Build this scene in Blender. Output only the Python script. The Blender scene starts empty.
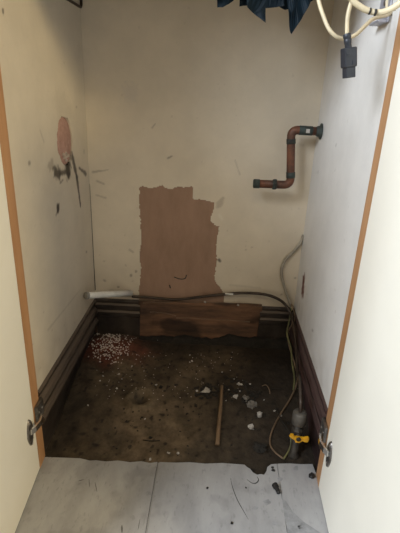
import bpy, bmesh, math, random
import numpy as np
from mathutils import Vector, Matrix, noise
random.seed(7)
scene = bpy.context.scene
COL = scene.collection

# ------------------------------------------------------------------ camera
F_PX = 441.96
CP = Vector((0.349, -0.7449, 0.7678))
YAW, PIT, ROL = -0.0304, 0.3769, 0.0430
Fw = Vector((math.sin(YAW)*math.cos(PIT), math.cos(YAW)*math.cos(PIT), -math.sin(PIT)))
Rt = Vector((math.cos(YAW), -math.sin(YAW), 0)); Up = Rt.cross(Fw)
R2 = Rt*math.cos(ROL) + Up*math.sin(ROL); U2 = -Rt*math.sin(ROL) + Up*math.cos(ROL)
cd = bpy.data.cameras.new('camera'); cam = bpy.data.objects.new('camera', cd); COL.objects.link(cam)
M = Matrix((R2, U2, -Fw)).transposed().to_4x4(); M.translation = CP
cam.matrix_world = M
cd.sensor_fit = 'VERTICAL'; cd.sensor_height = 24.0; cd.lens = F_PX/533*24.0
cd.clip_start = 0.01
scene.camera = cam

# ------------------------------------------------------------------ light
w = bpy.data.worlds.new('world'); scene.world = w; w.use_nodes = True
w.node_tree.nodes['Background'].inputs['Color'].default_value = (1.0, 0.84, 0.62, 1)
w.node_tree.nodes['Background'].inputs['Strength'].default_value = 0.17
ld = bpy.data.lights.new('window_light', 'AREA'); lo = bpy.data.objects.new('window_light', ld); COL.objects.link(lo)
ld.shape = 'RECTANGLE'; ld.size = 0.9; ld.size_y = 1.0; ld.energy = 92; ld.color = (0.815, 0.90, 1.0)
lo.location = (-0.95, -1.22, 1.72)
lo.rotation_euler = (Vector((0.6, -0.3, 1.5))-Vector(lo.location)).to_track_quat('-Z', 'Y').to_euler()
l2 = bpy.data.lights.new('warm_fill_light', 'AREA'); lo2 = bpy.data.objects.new('warm_fill_light', l2); COL.objects.link(lo2)  # unseen warm light, added to brighten the left door
l2.shape = 'DISK'; l2.size = 0.5; l2.energy = 40; l2.color = (1.0, 0.79, 0.43)
lo2.location = (2.1, -1.5, 1.95)
lo2.rotation_euler = (Vector((0.0, -0.1, 0.5))-Vector(lo2.location)).to_track_quat('-Z', 'Y').to_euler()
l3 = bpy.data.lights.new('overhead_fill_light', 'AREA'); lo3 = bpy.data.objects.new('overhead_fill_light', l3); COL.objects.link(lo3)  # added overhead light, stands in for the lit ceiling
l3.shape = 'SQUARE'; l3.size = 0.9; l3.energy = 11; l3.color = (1.0, 0.86, 0.64)
lo3.location = (0.40, -1.55, 2.35)
lo3.rotation_euler = (Vector((0.35, 0.2, 0.3))-Vector(lo3.location)).to_track_quat('-Z', 'Y').to_euler()
vs = scene.view_settings
vs.view_transform = 'Standard'; vs.look = 'None'; vs.gamma = 1; vs.use_curve_mapping = False
vs.exposure = -0.12

# ------------------------------------------------------------------ helpers
W, DL, DR = 0.6, 0.4513, 0.4605
ZS = 0.1765                       # top of the skirting boards
ZC = 1.00                         # underside of the cupboard top
def backY(x): return DL + (DR-DL)*x/W
def ray(px, py):
    return (Fw + R2*((px-200)/F_PX) + U2*((266.5-py)/F_PX)).normalized()
def onX(px, py, X): d = ray(px, py); return CP + d*((X-CP.x)/d.x)
def onY(px, py, Y): d = ray(px, py); return CP + d*((Y-CP.y)/d.y)
def onZ(px, py, Z): d = ray(px, py); return CP + d*((Z-CP.z)/d.z)
def onB(px, py, off=0.0):
    n = Vector((-(DR-DL)/W, 1, 0)); d = ray(px, py)
    return CP + d*(((DL-off)-n.dot(CP))/n.dot(d))
def sm(a, b, x):
    t = min(1, max(0, (x-a)/(b-a))); return t*t*(3-2*t)
PIT_C = None
def zf(x, y):                     # height of the rough concrete
    z = -0.008 + 0.058*sm(-0.01, 0.34, y)
    z += 0.004*noise.noise((x*14, y*14, 1.3)) + 0.0015*noise.noise((x*60, y*60, 4.1))
    z += .020*math.exp(-((x-.065)/.075)**2-((y-.395)/.05)**2)
    if PIT_C:
        r = math.hypot((x-PIT_C[0])/1.2, y-PIT_C[1])
        z += -0.012*math.exp(-(r/0.014)**2) + 0.006*math.exp(-((r-0.026)/0.010)**2)
    return z
def onF(px, py, up=0.0):
    z = 0.02
    for _ in range(12):
        p = onZ(px, py, z); z = zf(p.x, p.y)+up
    return onZ(px, py, z)
PIT_C = onF(141, 399)[:2]

def nodes_of(m): m.use_nodes = True; return m.node_tree, m.node_tree.nodes['Principled BSDF']
def mat(name, col, rough=0.6, metal=0.0, nscale=0, namt=0.0, col2=None, bump=0.0, bscale=None, attr=False, stretch=(1,1,1), spec=0.5, detail=6):
    m = bpy.data.materials.new(name); nt, b = nodes_of(m); L = nt.links
    b.inputs['Roughness'].default_value = rough; b.inputs['Metallic'].default_value = metal
    b.inputs['Specular IOR Level'].default_value = spec
    b.inputs['Base Color'].default_value = (*col, 1)
    tc = nt.nodes.new('ShaderNodeTexCoord'); mp = nt.nodes.new('ShaderNodeMapping'); mp.inputs['Scale'].default_value = stretch
    L.new(tc.outputs['Object'], mp.inputs['Vector'])
    src = None
    if attr:
        a = nt.nodes.new('ShaderNodeVertexColor'); a.layer_name = 'Col'; src = a.outputs['Color']
    if nscale:
        n = nt.nodes.new('ShaderNodeTexNoise'); n.inputs['Scale'].default_value = nscale; n.inputs['Detail'].default_value = detail
        n.inputs['Roughness'].default_value = 0.65
        L.new(mp.outputs[0], n.inputs['Vector'])
        mr = nt.nodes.new('ShaderNodeMapRange'); mr.inputs['From Min'].default_value = 0.36; mr.inputs['From Max'].default_value = 0.66
        L.new(n.outputs['Fac'], mr.inputs['Value'])
        mx = nt.nodes.new('ShaderNodeMix'); mx.data_type = 'RGBA'
        c2 = col2 if col2 else tuple(c*(1-namt) for c in col)
        if src:
            mx.blend_type = 'MULTIPLY'; mx.inputs['Factor'].default_value = 1
            rp = nt.nodes.new('ShaderNodeMix'); rp.data_type = 'RGBA'
            rp.inputs['A'].default_value = (1, 1, 1, 1); rp.inputs['B'].default_value = (*[1-namt]*3, 1) if not col2 else (*col2, 1)
            L.new(mr.outputs[0], rp.inputs['Factor'])
            L.new(src, mx.inputs['A']); L.new(rp.outputs['Result'], mx.inputs['B'])
        else:
            mx.inputs['A'].default_value = (*col, 1); mx.inputs['B'].default_value = (*c2, 1)
            L.new(mr.outputs[0], mx.inputs['Factor'])
        src = mx.outputs['Result']
    if src: L.new(src, b.inputs['Base Color'])
    if bump:
        n2 = nt.nodes.new('ShaderNodeTexNoise'); n2.inputs['Scale'].default_value = bscale or 80; n2.inputs['Detail'].default_value = 5
        L.new(mp.outputs[0], n2.inputs['Vector'])
        bp = nt.nodes.new('ShaderNodeBump'); bp.inputs['Strength'].default_value = bump; bp.inputs['Distance'].default_value = 0.004
        L.new(n2.outputs['Fac'], bp.inputs['Height']); L.new(bp.outputs['Normal'], b.inputs['Normal'])
    return m

PAINT = (0.725, 0.635, 0.50)
m_wall = mat('cream_paint', PAINT, 0.55, nscale=9, namt=0.10, bump=0.12, bscale=60, attr=True)
m_board = mat('bare_brown_board', (0.36, 0.225, 0.155), 0.8, nscale=22, col2=(0.29, 0.18, 0.12), bump=0.25, bscale=90, stretch=(1, 1, 0.35))
m_conc = mat('dirty_concrete', (0.1, 0.08, 0.05), 0.75, nscale=38, namt=0.55, bump=0.5, bscale=130, attr=True, spec=0.3)
m_vinyl = mat('grey_vinyl', (0.385, 0.38, 0.38), 0.5, nscale=5, col2=(0.285, 0.28, 0.28), bump=0.08, bscale=60, stretch=(2.6, 1, 1), spec=0.35)
def speckle(m, scale, thr, amt, stretch=(1, 1, 1)):
    nt = m.node_tree; b = nt.nodes['Principled BSDF']; L = nt.links
    src = b.inputs['Base Color'].links[0].from_socket
    tc = nt.nodes.new('ShaderNodeTexCoord'); mp = nt.nodes.new('ShaderNodeMapping'); mp.inputs['Scale'].default_value = stretch
    n = nt.nodes.new('ShaderNodeTexNoise'); n.inputs['Scale'].default_value = scale; n.inputs['Detail'].default_value = 3
    mr = nt.nodes.new('ShaderNodeMapRange'); mr.inputs['From Min'].default_value = thr; mr.inputs['From Max'].default_value = thr+.08
    mr.inputs['To Min'].default_value = 1; mr.inputs['To Max'].default_value = 1-amt
    mx = nt.nodes.new('ShaderNodeMix'); mx.data_type = 'RGBA'; mx.blend_type = 'MULTIPLY'; mx.inputs['Factor'].default_value = 1
    L.new(tc.outputs['Object'], mp.inputs[0]); L.new(mp.outputs[0], n.inputs['Vector']); L.new(n.outputs['Fac'], mr.inputs['Value'])
    L.new(src, mx.inputs['A']); L.new(mr.outputs[0], mx.inputs['B']); L.new(mx.outputs['Result'], b.inputs['Base Color'])
speckle(m_vinyl, 55, .63, .16, (1.6, 1, 1)); speckle(m_vinyl, 14, .56, .14); speckle(m_vinyl, 150, .62, .16, (1, .3, 1))
def tint_tops(m, col):  # mixes a second colour in on upward-facing faces
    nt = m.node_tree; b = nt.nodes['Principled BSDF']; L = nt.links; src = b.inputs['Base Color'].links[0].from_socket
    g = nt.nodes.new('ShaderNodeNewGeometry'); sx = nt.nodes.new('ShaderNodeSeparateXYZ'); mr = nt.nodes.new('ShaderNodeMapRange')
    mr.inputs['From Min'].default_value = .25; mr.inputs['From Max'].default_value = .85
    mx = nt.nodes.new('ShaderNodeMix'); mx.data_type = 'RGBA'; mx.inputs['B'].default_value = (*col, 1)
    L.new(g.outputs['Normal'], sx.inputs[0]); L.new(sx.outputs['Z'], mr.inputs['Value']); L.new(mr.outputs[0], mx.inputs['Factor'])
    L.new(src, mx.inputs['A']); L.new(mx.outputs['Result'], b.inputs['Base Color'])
m_sub = mat('subfloor', (0.05, 0.045, 0.04), 0.9, nscale=20, namt=0.4)
m_skirt = mat('dark_stained_skirting', (0.050, 0.037, 0.028), 0.45, nscale=14, col2=(0.012, 0.009, 0.007), bump=0.25, bscale=70, stretch=(1, .35, 1))
m_skirtred = mat('red_brown_skirting', (0.060, 0.030, 0.028), 0.45, nscale=14, col2=(0.022, 0.013, 0.013), bump=0.25, bscale=70, stretch=(1, .35, 1))
m_raw = mat('raw_pine', (0.25, 0.125, 0.065), 0.8, nscale=11, col2=(0.045, 0.026, 0.017), bump=0.3, bscale=60, stretch=(.35, 1, 2.2))
speckle(m_raw, 9, .50, .72, (.6, 1, 1.3))
tint_tops(m_skirt, (.12, .09, .066)); tint_tops(m_skirtred, (.075, .045, .04)); tint_tops(m_raw, (.20, .14, .095))
m_strip = mat('oak_lipping', (0.50, 0.27, 0.13), 0.55, nscale=14, col2=(0.40, 0.205, 0.09), stretch=(3, 3, .3))
m_door = mat('door_melamine', (0.87, 0.835, 0.735), 0.42, nscale=6, namt=0.04)
m_steel = mat('dull_steel', (0.30, 0.28, 0.26), 0.42, 0.9, nscale=60, namt=0.5)
m_chrome = mat('bright_steel', (0.75, 0.75, 0.74), 0.22, 1.0)
m_zinc = mat('grey_zinc', (0.42, 0.42, 0.47), 0.45, 0.5)
m_copper = mat('tarnished_copper', (0.20, 0.085, 0.05), 0.55, 0.5, nscale=34, col2=(0.06, 0.038, 0.03), bump=0.2, bscale=90)
m_verd = mat('verdigris_copper', (0.055, 0.075, 0.068), 0.7, 0.3, nscale=45, col2=(0.03, 0.025, 0.02), bump=0.3, bscale=120)
m_white = mat('white_plastic', (0.78, 0.77, 0.72), 0.4, nscale=30, namt=0.2)
m_flex = mat('cream_flex', (0.62, 0.53, 0.36), 0.5, nscale=25, namt=0.2)
m_black = mat('charcoal_plastic', (0.022, 0.026, 0.036), 0.42, nscale=40, namt=0.3)
m_blk2 = mat('black_grime', (0.012, 0.011, 0.010), 0.6)
m_navy = mat('navy_plastic', (0.003, 0.011, 0.019), 0.6, nscale=15, col2=(0.002, 0.007, 0.012), spec=0.15)
m_pink = mat('pink_filler', (0.46, 0.28, 0.225), 0.85, nscale=60, col2=(0.34, 0.19, 0.15), bump=0.6, bscale=110)
m_pale = mat('pale_crumb', (0.58, 0.48, 0.40), 0.9, nscale=60, namt=0.4)
m_brownpipe = mat('dirty_brown_pipe', (0.055, 0.037, 0.025), 0.45, 0.3, nscale=30, namt=0.5)
m_stick = mat('brown_stick', (0.21, 0.13, 0.068), 0.7, nscale=30, col2=(0.13, 0.08, 0.042), stretch=(3, .4, 1))
m_earth = mat('green_yellow_wire', (0.17, 0.155, 0.06), 0.5, nscale=40, col2=(0.06, 0.06, 0.025))
m_wirebr = mat('brown_wire', (0.20, 0.13, 0.075), 0.5, nscale=40, namt=0.4)
m_greyflex = mat('grubby_white_flex', (0.40, 0.36, 0.29), 0.6, nscale=40, namt=0.4)
m_yellow = mat('yellow_plastic', (0.72, 0.36, 0.012), 0.4, nscale=60, namt=0.25)
m_brass = mat('dull_brass', (0.055, 0.045, 0.034), 0.6, 0.4, nscale=50, namt=0.5)
m_chunk = mat('pale_rubble', (0.55, 0.51, 0.46), 0.9, nscale=60, namt=0.5, bump=0.5, bscale=150)
m_gchunk = mat('grey_rubble', (0.20, 0.18, 0.155), 0.9, nscale=60, namt=0.5, bump=0.5, bscale=150)
m_dchunk = mat('dark_rubble', (0.022, 0.018, 0.013), 0.9, nscale=60, namt=0.5)
m_gran = mat('white_granule', (0.55, 0.47, 0.41), 0.9)
m_plaster = mat('kitchen_plaster', (0.66, 0.62, 0.54), 0.7, nscale=8, namt=0.06)

def tag(o, label=None, cat=None, group=None, kind=None):
    if label: o['label'] = label
    if cat: o['category'] = cat
    if group: o['group'] = group
    if kind: o['kind'] = kind
    return o
def new(name, verts, faces, m, parent=None, smooth=False):
    me = bpy.data.meshes.new(name); me.from_pydata([tuple(v) for v in verts], [], faces); me.update()
    if m: me.materials.append(m)
    if smooth:
        for p in me.polygons: p.use_smooth = True
    o = bpy.data.objects.new(name, me); COL.objects.link(o)
    if parent: o.parent = parent
    return o
def frombm(name, bm, m, parent=None, smooth=False):
    bmesh.ops.recalc_face_normals(bm, faces=bm.faces)
    me = bpy.data.meshes.new(name); bm.to_mesh(me); bm.free()
    if m: me.materials.append(m)
    if smooth:
        for p in me.polygons: p.use_smooth = True
    o = bpy.data.objects.new(name, me); COL.objects.link(o)
    if parent: o.parent = parent
    return o
def empty(name, loc=(0, 0, 0)):
    o = bpy.data.objects.new(name, None); o.empty_display_size = 0.02; COL.objects.link(o); o.location = loc
    return o
def rel(o, root):                # keep world geometry when parented to an Empty placed at a base point
    o.parent = root; o.matrix_parent_inverse = Matrix.Translation(root.location).inverted(); return o
def bm_box(bm, lo, hi, bev=0.0, mtx=None):
    r = bmesh.ops.create_cube(bm, size=1)
    vs_ = r['verts']
    lo, hi = Vector(lo), Vector(hi)
    for v in vs_:
        v.co = Vector([lo[i]+(hi[i]-lo[i])*(v.co[i]+.5) for i in range(3)])
    if bev:
        es = {e for v in vs_ for e in v.link_edges}
        rb = bmesh.ops.bevel(bm, geom=list(es), offset=bev, segments=2, affect='EDGES', profile=0.5)
        vs_ = list({v for f in rb['faces'] for v in f.verts} | {v for v in vs_ if v.is_valid})
    if mtx:
        for v in vs_: v.co = mtx @ v.co
    return vs_
def box(name, lo, hi, m, parent=None, bev=0.0, mtx=None):
    bm = bmesh.new(); bm_box(bm, lo, hi, bev, mtx); return frombm(name, bm, m, parent)
def spline(pts, n=8):
    P = [Vector(p) for p in pts]
    P = [P[0]*2-P[1]] + P + [P[-1]*2-P[-2]]; out = []
    for i in range(1, len(P)-2):
        for k in range(n):
            t = k/n; a, b, c, d = P[i-1], P[i], P[i+1], P[i+2]
            out.append(0.5*((2*b)+(c-a)*t+(2*a-5*b+4*c-d)*t*t+(3*b-a-3*c+d)*t**3))
    out.append(P[-2]); return out
def tube(name, pts, r, m, parent=None, seg=10, sp=8, wob=0.0):
    path = spline(pts, sp) if sp else [Vector(p) for p in pts]
    V, Fc = [], []; n = len(path); t0 = (path[1]-path[0]).normalized()
    nrm = t0.orthogonal().normalized()
    for i, p in enumerate(path):
        t = (path[min(i+1, n-1)]-path[max(i-1, 0)]).normalized()
        nrm = (nrm - t*nrm.dot(t)).normalized(); bn = t.cross(nrm)
        rr = r(i/(n-1)) if callable(r) else r
        if wob: rr *= 1+wob*noise.noise(p*90)
        for k in range(seg):
            a = 2*math.pi*k/seg; V.append(p + nrm*math.cos(a)*rr + bn*math.sin(a)*rr)
    for i in range(n-1):
        for k in range(seg):
            Fc.append((i*seg+k, i*seg+(k+1) % seg, (i+1)*seg+(k+1) % seg, (i+1)*seg+k))
    Fc.append(tuple(range(seg))[::-1]); Fc.append(tuple(range((n-1)*seg, n*seg)))
    return new(name, V, Fc, m, parent, True)
def lathe(name, prof, origin, axis, m, parent=None, seg=24, smooth=True):
    """prof: list of (radius, distance along axis)"""
    axis = Vector(axis).normalized(); a = axis.orthogonal().normalized(); b = axis.cross(a); o0 = Vector(origin)
    V, Fc = [], []
    for r, h in prof:
        for k in range(seg):
            t = 2*math.pi*k/seg; V.append(o0+axis*h+(a*math.cos(t)+b*math.sin(t))*r)
    n = len(prof)
    for i in range(n-1):
        for k in range(seg): Fc.append((i*seg+k, i*seg+(k+1) % seg, (i+1)*seg+(k+1) % seg, (i+1)*seg+k))
    Fc.append(tuple(range(seg))[::-1]); Fc.append(tuple(range((n-1)*seg, n*seg)))
    o = new(name, V, Fc, m, parent, False)
    if smooth:
        for p in o.data.polygons: p.use_smooth = len(p.vertices) == 4 and seg > 8
    return o
def colattr(o, cols):
    at = o.data.color_attributes.new('Col', 'FLOAT_COLOR', 'POINT')
    flat = np.ones((len(cols), 4), dtype=np.float32); flat[:, :3] = np.array(cols, dtype=np.float32)
    at.data.foreach_set('color', flat.ravel())
def segdist(px, py, a, b):
    ax, ay = a; bx, by = b; dx, dy = bx-ax, by-ay; L = dx*dx+dy*dy
    t = 0 if L == 0 else min(1, max(0, ((px-ax)*dx+(py-ay)*dy)/L))
    return math.hypot(px-ax-dx*t, py-ay-dy*t), t
def inpoly(x, y, P):
    c = False; j = len(P)-1
    for i in range(len(P)):
        if (P[i][1] > y) != (P[j][1] > y) and x < (P[j][0]-P[i][0])*(y-P[i][1])/(P[j][1]-P[i][1])+P[i][0]: c = not c
        j = i
    return c
def mixc(a, b, t): return tuple(a[i]+(b[i]-a[i])*t for i in range(3))

# marks: (p0, p1, radius0, radius1, strength, colour), in wall coordinates
def paint_cols(uv, marks, base, seed):
    out = []
    for (u, v) in uv:
        c = base
        g = noise.noise((u*30, v*30, seed)); g2 = noise.noise((u*110, v*110, seed+3))
        # browner towards the bottom of the wall, unevenly
        c = mixc(c, (0.30, 0.22, 0.14), 0.22*sm(0.15, 0.0, v-ZS)*(0.6+0.8*max(0, g+.3)))
        if g2 > 0.5 and g > 0.22: c = mixc(c, (0.22, 0.15, 0.10), (.15+.4*sm(.45, .2, v))*sm(.5, .66, g2))
        for a, b, r0, r1, s, mc in marks:
            if abs(u-a[0]) > .12 and abs(u-b[0]) > .12: continue
            d, t = segdist(u, v, a, b); r = r0+(r1-r0)*t
            if d < r*1.6:
                k = s*sm(r*1.5, r*0.45, d*(1+0.5*g2+.35*g))
                if k > 0: c = mixc(c, mc, k)
        out.append(c)
    return out

# ------------------------------------------------------------------ the setting
# rough concrete inside the cupboard
NX, NY = 230, 190
xs = np.linspace(-0.018, 0.618, NX); ys = np.linspace(-0.045, 0.474, NY)
V, cols = [], []
RED = onF(112, 347); GRE = onF(165, 420); 
for y in ys:
    for x in xs:
        V.append((x, y, zf(x, y)))
        n1 = noise.noise((x*7, y*7, 9.0)); n2 = noise.noise((x*22, y*22, 2.0)); n3 = noise.noise((x*75, y*75, 5.0))
        c = mixc((0.066, 0.047, 0.028), (0.165, 0.118, 0.071), sm(-.35, .5, n1*.8+n2*.5))
        # paler around the left front, near-black at right and along the skirtings
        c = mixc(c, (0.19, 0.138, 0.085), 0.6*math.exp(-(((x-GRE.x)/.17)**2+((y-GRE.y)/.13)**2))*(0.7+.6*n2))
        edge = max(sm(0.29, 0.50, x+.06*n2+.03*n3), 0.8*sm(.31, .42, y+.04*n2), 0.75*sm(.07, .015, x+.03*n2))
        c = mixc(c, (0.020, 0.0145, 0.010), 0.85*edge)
        rd = math.hypot((x-RED.x)/1.5, (y-RED.y)/0.85)
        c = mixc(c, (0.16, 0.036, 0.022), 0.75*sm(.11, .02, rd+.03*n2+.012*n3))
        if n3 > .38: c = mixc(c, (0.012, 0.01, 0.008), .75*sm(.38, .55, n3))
        pr = math.hypot((x-PIT_C[0])/1.2, y-PIT_C[1])
        c = mixc(c, (0.014, 0.012, 0.008), .75*math.exp(-(pr/.013)**2))
        c = mixc(c, (0.20, 0.15, 0.09), .6*math.exp(-((pr-.026)/.008)**2))
        cols.append(c)
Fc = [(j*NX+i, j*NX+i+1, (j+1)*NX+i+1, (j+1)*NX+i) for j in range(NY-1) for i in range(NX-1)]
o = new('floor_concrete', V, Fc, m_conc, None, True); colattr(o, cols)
tag(o, 'dirty dark brown concrete floor inside the cupboard', kind='structure')

# kitchen floor: sub floor and vinyl planks with a torn inner edge
fl = box('floor', (-1.6, -2.4, -0.06), (2.2, -0.002, -0.0085), m_sub)
tag(fl, 'grey vinyl plank floor in front of the cupboard', kind='structure')
edge_px = [(44, 457), (62, 457.6), (80, 458.2), (90, 460.6), (96, 460.2), (106, 461.4), (118, 460.4), (130, 462.2), (141, 461.2), (150, 463), (156.5, 462),
           (159.5, 462), (176, 462.6), (190, 462.2), (205, 463.6), (222, 463), (236, 464), (244.5, 464.6), (247, 467), (250, 468.6), (253, 472.4), (257, 474.6), (261, 474), (264, 474.8),
           (266.5, 471), (267.4, 467), (271, 464.3), (276.2, 463.8), (278.5, 463.6), (290, 463.4), (301, 464.2), (312.5, 464)]
edge = [onZ(px, py, 0.0) for px, py in edge_px]
edge[0].x = min(edge[0].x, 0.003); edge[-1].x = max(edge[-1].x, 0.597)
XS1, XS2 = onZ(157, 466, 0).x, onZ(278, 470, 0).x
PW = XS2-XS1
def plank(top, x0, x1, y0):
    """top: points along the inner edge left to right"""
    ring = [Vector((x0, y0, 0)), Vector((x1, y0, 0))] + [Vector((p.x, p.y, 0)) for p in reversed(top)]
    bm = bmesh.new(); vs_ = [bm.verts.new(p) for p in ring]; f = bm.faces.new(vs_)
    r = bmesh.ops.extrude_face_region(bm, geom=[f])
    for v in r['geom']:
        if isinstance(v, bmesh.types.BMVert): v.co.z -= 0.0042
    return frombm('plank', bm, m_vinyl, fl)
G = 0.0005
def cut(x0, x1):
    t = [p for p in edge if x0+G < p.x < x1-G]
    def yat(x):
        for a, b in zip(edge, edge[1:]):
            if a.x <= x <= b.x: return a.y+(b.y-a.y)*(x-a.x)/(b.x-a.x)
        return edge[0].y if x < edge[0].x else edge[-1].y
    a, b = max(x0, edge[0].x), min(x1, edge[-1].x)
    L = [Vector((a+(G if x0 == a else 0), yat(a), 0))] + t + [Vector((b-(G if x1 == b else 0), yat(b), 0))]
    return L
yf = -0.001
XL0 = XS1-PW
t = cut(XL0, XS1)
plank([Vector((XL0+G, -.002, 0)), Vector((-.0005, -.002, 0))]+t if XL0 < -0.002 else t, min(XL0+G, t[0].x), XS1-G, -1.2)
plank(cut(XS1+.0035, XS2), XS1+.0035+G, XS2-G, -1.2)
t = cut(XS2, XS2+PW)
plank(t+[Vector((.6005, -.002, 0)), Vector((XS2+PW-G, -.002, 0))], XS2+G, XS2+PW-G, -1.2)
box('joint_strip', (XS1+.0004, -1.2, -0.0042), (XS1+.0042, edge[11].y-.001, -0.0008), mat('joint_grey', (.27, .265, .26), .6), fl)
for i in (-3, -2, -1, 2, 3, 4):
    x0 = XS1+i*PW if i < 0 else XS1+i*PW
    if i == -1: continue
    plank([Vector((x0+G, -.002, 0)), Vector((x0+PW-G, -.002, 0))], x0+G, x0+PW-G, -1.2)
for i in range(-3, 5):
    x0 = XS1+i*PW
    plank([Vector((x0+G, -1.203, 0)), Vector((x0+PW-G, -1.203, 0))], x0+G, x0+PW-G, -2.4)

# side panels and back, all grids so that stains and the hole have their own shape
def grid_panel(name, P, u0, u1, v0, v1, step, m, marks, seed, hole=None, thick=0.004, parent=None, base=PAINT, flip=False):
    nu = int((u1-u0)/step)+1; nv = int((v1-v0)/step)+1
    us = np.linspace(u0, u1, nu); vv = np.linspace(v0, v1, nv)
    uv = [(u, v) for v in vv for u in us]
    Fc = []
    for j in range(nv-1):
        for i in range(nu-1):
            uc, vc = (us[i]+us[i+1])/2, (vv[j]+vv[j+1])/2
            if hole and hole(uc, vc): continue
            q = (j*nu+i, j*nu+i+1, (j+1)*nu+i+1, (j+1)*nu+i)
            Fc.append(q[::-1] if flip else q)
    o = new(name, [P(u, v) for u, v in uv], Fc, m, parent)
    colattr(o, paint_cols(uv, marks, base, seed))
    s = o.modifiers.new('thickness', 'SOLIDIFY'); s.thickness = thick; s.offset = -1
    return o
BLK = (0.035, 0.026, 0.018); BRN = (0.12, 0.075, 0.045)
def ml(a, b, r0, r1, s, c, f):
    if s < .75 and max(r0, r1) <= .006: r0, r1, s = r0*.7, r1*.7, s*.75
    A, B = f(*a), f(*b); return (A, B, r0, r1, s, c)
fL = lambda x, y: (lambda p: (p.y, p.z))(onX(x, y, 0))
marksL = [ml((67.5, 165), (68.5, 174), .020, .014, 1, BLK, fL), ml((55.5, 172), (59, 174.5), .012, .013, .9, BLK, fL), ml((60, 173), (68, 172), .006, .007, .85, BLK, fL),
          ml((72.5, 156), (77, 178), .007, .009, .9, BLK, fL), ml((77, 178), (80.5, 206), .010, .004, .9, BLK, fL),
          ml((79, 168), (86, 174), .003, .006, .8, BLK, fL), ml((58, 208), (58, 211), .008, .006, 1, BLK, fL), ml((56, 215), (57, 212), .004, .004, .6, BLK, fL),
          ml((52, 165), (50, 166), .010, .010, .4, BRN, fL), ml((60, 183), (63, 180), .004, .004, .7, BLK, fL),
          ml((40, 130), (44, 142), .003, .003, .35, BRN, fL), ml((29, 163), (30, 163), .006, .006, .7, BLK, fL), ml((3, 10), (3, 12), .003, .003, .8, BLK, fL),
          ml((84, 150), (84, 153), .004, .004, .7, BLK, fL), ml((86, 252), (87, 252), .005, .005, .6, BLK, fL), ml((48, 330), (80, 290), .004, .002, .3, BRN, fL),
          ml((77, 107), (76, 107), .004, .004, .5, BRN, fL), ml((60, 106), (68, 112), .03, .03, .10, BRN, fL)]
hc = onX(65.2, 141, 0); hr_z = (onX(64.5, 117, 0).z-onX(66, 167, 0).z)/2; hr_y = 0.052
hy, hz = hc.y, hc.z
def holeL(u, v):
    r = math.hypot((u-hy)/hr_y, (v-hz)/hr_z); return r < 1+0.10*noise.noise((u*70, v*70, 3))
o = grid_panel('wall_left', lambda u, v: (0, u, v), 0, DL, ZS, ZC, .0026, m_wall, marksL, 1.0, holeL, .016, flip=False, base=(0.64, 0.565, 0.45))
tag(o, 'cream painted left side of the cupboard with smoke stains', kind='structure')
fR = lambda x, y: (lambda p: (p.y, p.z))(onX(x, y, W))
RST = (0.16, 0.05, 0.03)
marksR = [ml((303.3, 281), (302.8, 290), .013, .017, 1, RST, fR), ml((304.5, 275), (304, 280), .006, .010, .8, RST, fR), ml((300, 303), (299, 310), .004, .003, .5, RST, fR),
          ml((318, 172), (318, 173), .005, .005, .5, BLK, fR), ml((336, 145), (336, 146), .004, .004, .5, BLK, fR), ml((312, 330), (313, 331), .005, .005, .6, BRN, fR), ml((335, 170), (335, 170.5), .003, .003, .5, BLK, fR)]
o = grid_panel('wall_right', lambda u, v: (W, u, v), 0, DR, ZS, ZC, .0035, m_wall, marksR, 5.0, None, .016, flip=True, base=(0.76, 0.74, 0.71))
tag(o, 'white painted right side of the cupboard with a rust chip', kind='structure')
# back: brown board, over it the paint coat with the torn-away patch
bq = [(0, DL), (W, DR)]
wb = new('wall_back', [(-.016, DL+.0014, 0), (W+.016, DR+.0014, 0), (W+.016, DR+.0014, ZC), (-.016, DL+.0014, ZC),
                       (-.016, DL+.018, 0), (W+.016, DR+.018, 0), (W+.016, DR+.018, ZC), (-.016, DL+.018, ZC)],
         [(0, 1, 2, 3), (7, 6, 5, 4), (4, 5, 1, 0), (3, 2, 6, 7), (0, 3, 7, 4), (2, 1, 5, 6)], m_board)
tag(wb, 'cream back of the cupboard with a torn brown bare patch', kind='structure')
patch_px = [(139, 187), (143, 186.4), (150, 188), (158, 187), (162, 184.6), (166, 188), (172, 189.5), (177, 187), (183, 187.5), (192.5, 186.5), (193, 199), (200, 199.5), (208, 201), (215, 203),
            (213, 210), (210.5, 222), (214, 224), (219, 227), (217, 240), (216, 252), (217, 262), (215, 272), (214.5, 280), (220, 287), (224, 294), (224, 303), (138.5, 304), (139, 290), (141, 270), (139.5, 255), (141.5, 240), (140.5, 220), (139, 203)]
fB = lambda x, y: (lambda p: (p.x, p.z))(onB(x, y))
patch = [fB(*p) for p in patch_px]
def holeB(u, v): return inpoly(u+.003*noise.noise((u*120, v*120, 0)), v+.003*noise.noise((u*120, v*120, 8)), patch)
SPK = (0.22, 0.16, 0.11)
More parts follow.
